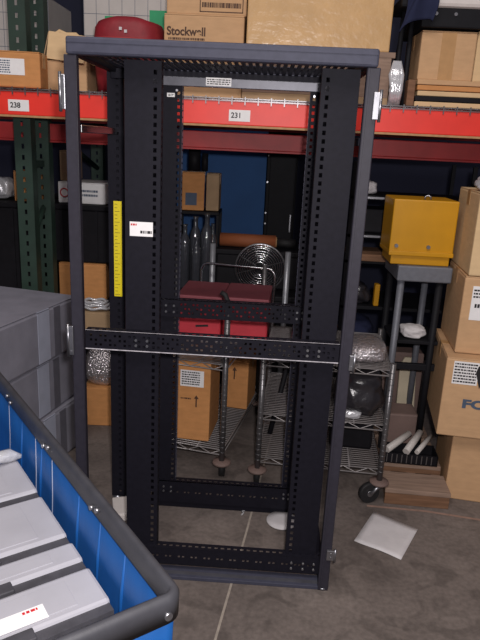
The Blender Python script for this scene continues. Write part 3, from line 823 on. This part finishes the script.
def tubing():
    t = thing('tubing_bundle', 'coiled clear plastic tubing on top of the dusty carton', 'tubing', (-.875, 3.13, .580))
    mb = MB()
    for k in range(3):
        mb.tube([(.075*math.cos(a*math.pi/16)*(1-.08*k), .04*math.sin(a*math.pi/16), .008+.016*k+.004*math.sin(a+k)) for a in range(32)], .0075, 8, True)
    mb.out('coils', 'clear', t)
tubing()
carton('brown carton on the floor under the silver bubble wrap, behind the rack', -.885, 2.92, 0, .155, .15, .218, 3, 'cardd')
lump('bubble_wrap', 'silver bubble wrap bundle on the floor carton left of the rear post', 'bubble wrap', (-.808, 2.99, .222), (.088, .065, .098), 'foil', 11, .12)
lump('grey_plastic_bag', 'crumpled grey plastic bag on the far left crate beside the orange brown carton', 'bag', (-1.47, 3.42, 1.104), (.07, .08, .06), 'clear', 21, .25)
c = carton('dark brown carton at far left beyond the green columns', -1.55, 3.3, 0, .17, .4, .60, 0, 'cardw')
crate('black crate with ribs on the dark carton at far left', -1.58, -1.25, 3.28, 3.9, .603, 1.10)
carton('small orange brown carton on the far left black crate', -1.30, 3.32, 1.102, .10, .18, .16, 0, 'cardd') if False else carton('small orange brown carton on the far left black crate', -1.36, 3.32, 1.102, .13, .18, .16, 0, 'cardd')

# ---------------------------------------------------------------- right: shelving, yellow box, stand
def shelving():
    t = thing('steel_shelving', 'black steel shelving unit behind the yellow box', 'shelving', (.412, 3.12, 0))
    for x in (0, .58):
        for y in (0, .36): MB().box(x, x+.02, y, y+.02, 0, 1.40, .002).out('post', 'blackm', t)
    for z in (.40, .66, .90, 1.03, 1.22):
        MB().box(0, .60, 0, .38, z, z+.018, .002).out('shelf', 'blackm', t)
    for z in (1.035, 1.225): MB().box(.02, .58, -.004, 0, z, z+.010).out('bright_shelf_edge', 'zinc', t)
shelving()
o = MB().box(0, .25, 0, .25, 0, .035, .004).out('wooden_board', 'wooddark'); o.location = (.434, 3.085, .9185)
tag(o, 'brown wooden board lying on the black shelving left of the yellow box', 'board')
lump('grey_cloth', 'crumpled grey cloth on the upper shelf of the black shelving', 'cloth', (.50, 3.24, 1.2395), (.055, .06, .035), 'offwhite', 5, .2)
o = MB().box(0, .3, 0, .2, 0, .12, .008).out('dark_box', 'blackp'); o.location = (.45, 3.18, 1.0495); tag(o, 'dark box on the middle shelf of the black shelving', 'box')
def yellow_box():
    t = thing('yellow_box', 'yellow painted metal box with a bottom lip at the right', 'box', (.540, 2.68, .985), 0)
    MB().box(0, .275, 0, .22, .045, .280, .006).out('body', 'yellow', t)
    MB().box(-.001, .276, -.008, .222, .040, .060, .003).out('lip', 'yellow', t)
    MB().box(.012, .265, .006, .21, .0, .046, .004).out('base', 'yellow', t)
    for x in (.028, .165): MB().cyl((x, -.010, .082), (x, .003, .082), .008, 12).out('screw', 'zinc', t)
    MB().tube([(.130, .02, .278), (.132, .02, .294), (.143, .02, .299), (.154, .02, .294), (.156, .02, .278)], .004, 6).out('ring', 'zinc', t)
yellow_box()
def stand():
    t = thing('metal_stand', 'grey metal stand with tube legs under the yellow box', 'stand', (.585, 2.66, 0))
    MB().box(.0, .235, .0, .30, .915, .984, .006).out('tray', 'standgrey', t)
    for x, y, m in ((.025, .03, 'standgrey'), (.193, .03, 'blackm'), (.025, .27, 'blackm'), (.193, .27, 'standgrey')):
        MB().cyl((x, y, .098), (x, y, .92), .0155, 14).out('leg', m, t)
    MB().box(.02, .235, .02, .28, .625, .640, .002).out('lower_shelf', 'blackm', t)
    MB().box(.018, .23, .02, .045, .50, .53, .003).out('crossbar', 'blackm', t)
stand()
lump('white_rag', 'crumpled white rag on the lower shelf of the grey metal stand', 'rag', (.70, 2.75, .6405), (.055, .05, .03), 'offwhite', 8, .25)
o = MB().box(-.013, .013, -.02, .02, 0, .115, .004).out('yellow_block', 'yellow'); o.location = (.595, 3.15, .6785) 
tag(o, 'small upright yellow strip on the dark shelving below the wooden board', 'strip')
lump('cable_heap', 'heap of dark cables on the shelving beside the yellow strip', 'cables', (.49, 3.22, .6785), (.08, .08, .055), 'bag', 12, .35)
lump('dark_jacket', 'dark folded jacket on the lower shelf of the black shelving', 'jacket', (.52, 3.28, .4185), (.10, .13, .09), 'navy', 13, .2)

# ---------------------------------------------------------------- right: skid, tubes, board
def skid():
    t = thing('wooden_skid', 'low wooden skid of planks on the floor right of the cart wheel', 'skid', (.585, 2.36, 0), -3)
    for (y, d) in ((.19, .11), (.32, .12), (.46, .16)):
        MB().box(-.005, .26, y, y+d, .076, .0975, .003).out('plank', 'wood', t)
    MB().box(-.01, .265, .0, .15, .054, .076, .003).out('plank', 'wood', t)
    MB().box(-.008, .263, .002, .022, 0, .054, .002).out('front_board', 'wooddark', t)
    for x in (0, .11, .22): MB().box(x, x+.04, .022, .62, 0, .054, .002).out('runner', 'wood', t)
    MB().box(-.005, .26, .19, .62, .055, .076).out('filler_board', 'wooddark', t)
skid()
def mesh_tray():
    t = thing('mesh_tray', 'black mesh tray holding two white tubes on the wooden skid', 'tray', (.595, 2.545, .098), -3)
    mb = MB().box(0, .24, 0, .005, 0, .05).box(0, .24, .105, .11, 0, .05).box(0, .005, 0, .11, 0, .05).box(.235, .24, 0, .11, 0, .05).box(0, .24, 0, .11, 0, .006)
    mb.out('body', 'blackp', t)
    mb = MB()
    for k in range(10): mb.box(.012+k*.022, .016+k*.022, -.002, 0, .006, .046)
    mb.out('bright_wires', 'wire', t)
mesh_tray()
for lab, a, b in (('dull white tube lying across the mesh tray, left one', (.605, 2.55, .160), (.725, 2.655, .195)), ('dull white tube in the middle of the mesh tray', (.69, 2.54, .160), (.775, 2.655, .205)), ('thin dull white tube lying rightmost across the mesh tray', (.738, 2.54, .160), (.826, 2.655, .190))):
    r = .016 if 'thin' not in lab else .011
    o = MB().cyl((0, 0, 0), Vector(b)-Vector(a), r, 14).out('tube', 'tubew'); o.location = a; tag(o, lab, 'tube', 'white tubes on the mesh tray')
o = MB().box(0, .24, 0, .28, 0, .40, .01).out('dusty_case', 'brownish'); o.location = (.575, 2.98, 0); o.location = (.60, 2.99, .0); o.scale = (1, .33, 1.2); tag(o, 'dusty brown upright case behind the beige panel and tubes', 'case')
o = MB().prism([(0, 0), (.085, 0), (.09, .10), (.082, .33), (.06, .372), (.022, .372), (.0, .33)], 0, .02).out('beige_panel', 'beige', bevel=.003); o.location = (.715, 2.905, .0985); o.rotation_euler = (math.radians(-8), 0, 0)
tag(o, 'beige plastic panel leaning against the dusty brown case', 'panel')
o = MB().box(0, .145, 0, .14, 0, .165, .008).out('dusty_carton', 'brownish'); o.location = (.63, 2.715, .0985); tag(o, 'grey brown dusty carton on the skid in front of the beige panel', 'carton')
o = MB().tube([(0, 0, 0), (.01, -.01, .06), (.03, -.01, .12), (.02, 0, .17)], [.006, .016, .014, .006], 8).out('white_strap', 'offwhite'); o.location = (.585, 2.60, .30)
o.location = (.603, 2.975, .31)
tag(o, 'dangling white strap end left of the beige panel', 'strap')

# ---------------------------------------------------------------- cartons at the right
c = carton('bottom carton of the right hand stack, standing on the floor', .853, 2.44, 0, .42, .40, .322, -9, 'card')
c = carton('large carton with blue grey letters in the right hand stack', .765, 2.395, .324, .50, .42, .345, -8, 'card')
text('lettering', 'FO', .050, 'inkblue', c, (.083, -.001, .150), align='LEFT', xs=1.5, bold=.0025)
s_ = MB().box(.030, .128, -.0015, -.0003, .235, .332).out('shipping_label', 'white', c); fake_lines(MB(), .034, .122, .24, .328, -.0017, 7, 21).out('small_print', 'ink', s_)
MB().prism([(.125, .318), (.150, .326), (.152, .27), (.140, .222), (.118, .29)], -.0016, -.0003).out('black_arrow_label', 'ink', c)
c = carton('carton with a black and white sticker, second from the top at right', .808, 2.45, .671, .42, .36, .322, -6, 'card')
s_ = MB().box(.035, .12, -.0015, -.0003, .145, .285).out('sticker', 'white', c); fake_lines(MB(), .05, .115, .19, .22, -.0017, 1, 5).out('black_print', 'ink', s_); fake_lines(MB(), .04, .115, .235, .275, -.0017, 3, 15).out('small_print', 'ink', s_)
carton('topmost light carton of the right hand stack', .818, 2.45, .995, .42, .38, .325, -5, 'cardl')
lump('plastic_wrap', 'crumpled clear plastic wrap on the topmost carton at right', 'plastic wrap', (.90, 2.56, 1.3225), (.07, .06, .03), 'clear', 3, .25)

# ---------------------------------------------------------------- on the floor
def paper():
    mb = MB(); P = [(.523, 2.291), (.682, 2.184), (.574, 1.986), (.413, 2.083)]
    n = 8; g = []
    for i in range(n+1):
        row = []
        for j in range(n+1):
            u, v = i/n, j/n
            x = (P[0][0]*(1-u)+P[1][0]*u)*(1-v)+(P[3][0]*(1-u)+P[2][0]*u)*v
            y = (P[0][1]*(1-u)+P[1][1]*u)*(1-v)+(P[3][1]*(1-u)+P[2][1]*u)*v
            row.append(mb.bm.verts.new((x, y, .0025+.002*math.sin(6*u+1)*math.sin(5*v)+.004*max(0, u-.8)*max(0, .4-v)*5)))
        g.append(row)
    for i in range(n):
        for j in range(n):
            f = mb.bm.faces.new((g[i][j], g[i+1][j], g[i+1][j+1], g[i][j+1])); f.smooth = True
    tag(mb.out('paper_sheet', 'offwhite', None, thick=.0012), 'plain white paper sheet lying on the floor at the right', 'paper')
paper()
o = MB().lathe([(.055, 0), (.062, .006), (.062, .010), (.03, .012)], (0, 0, 0), 28).out('plastic_disc', 'offwhite'); o.location = (.134, 2.175, 0)
tag(o, 'pale plastic disc on the floor inside the right side of the rack base', 'disc')
o = MB().box(-.02, .02, -.012, .012, 0, .022, .003).out('foam_pad', 'white'); o.location = (.085, 2.385, 0); tag(o, 'tiny white pad on the floor beside the pale plastic disc', 'pad')
o = MB().box(-.035, .03, -.07, .06, 0, .035, .006, rot=(0, 0, .3)).out('foam_block', 'foam'); o.location = (-.555, 2.20, 0); o.location = (-.515, 2.17, 0)
tag(o, 'grey white foam block beside the left rear rack post', 'foam block')
mb = MB(); mb.box(-.06, .06, -.05, .05, 0, .0035, .001, rot=(0, 0, .4)); o = mb.out('clear_scrap', 'clear'); o.location = (-.02, 2.30, 0)
bpy.data.objects.remove(o)
o = MB().tube([(0, 0, .004), (.008, .012, .006), (.0, .024, .005), (.012, .03, .004)], .003, 6).out('plastic_scrap', 'clear'); o.location = (-.03, 2.20, 0)
tag(o, 'tiny clear plastic scrap on the floor inside the rack base', 'scrap')
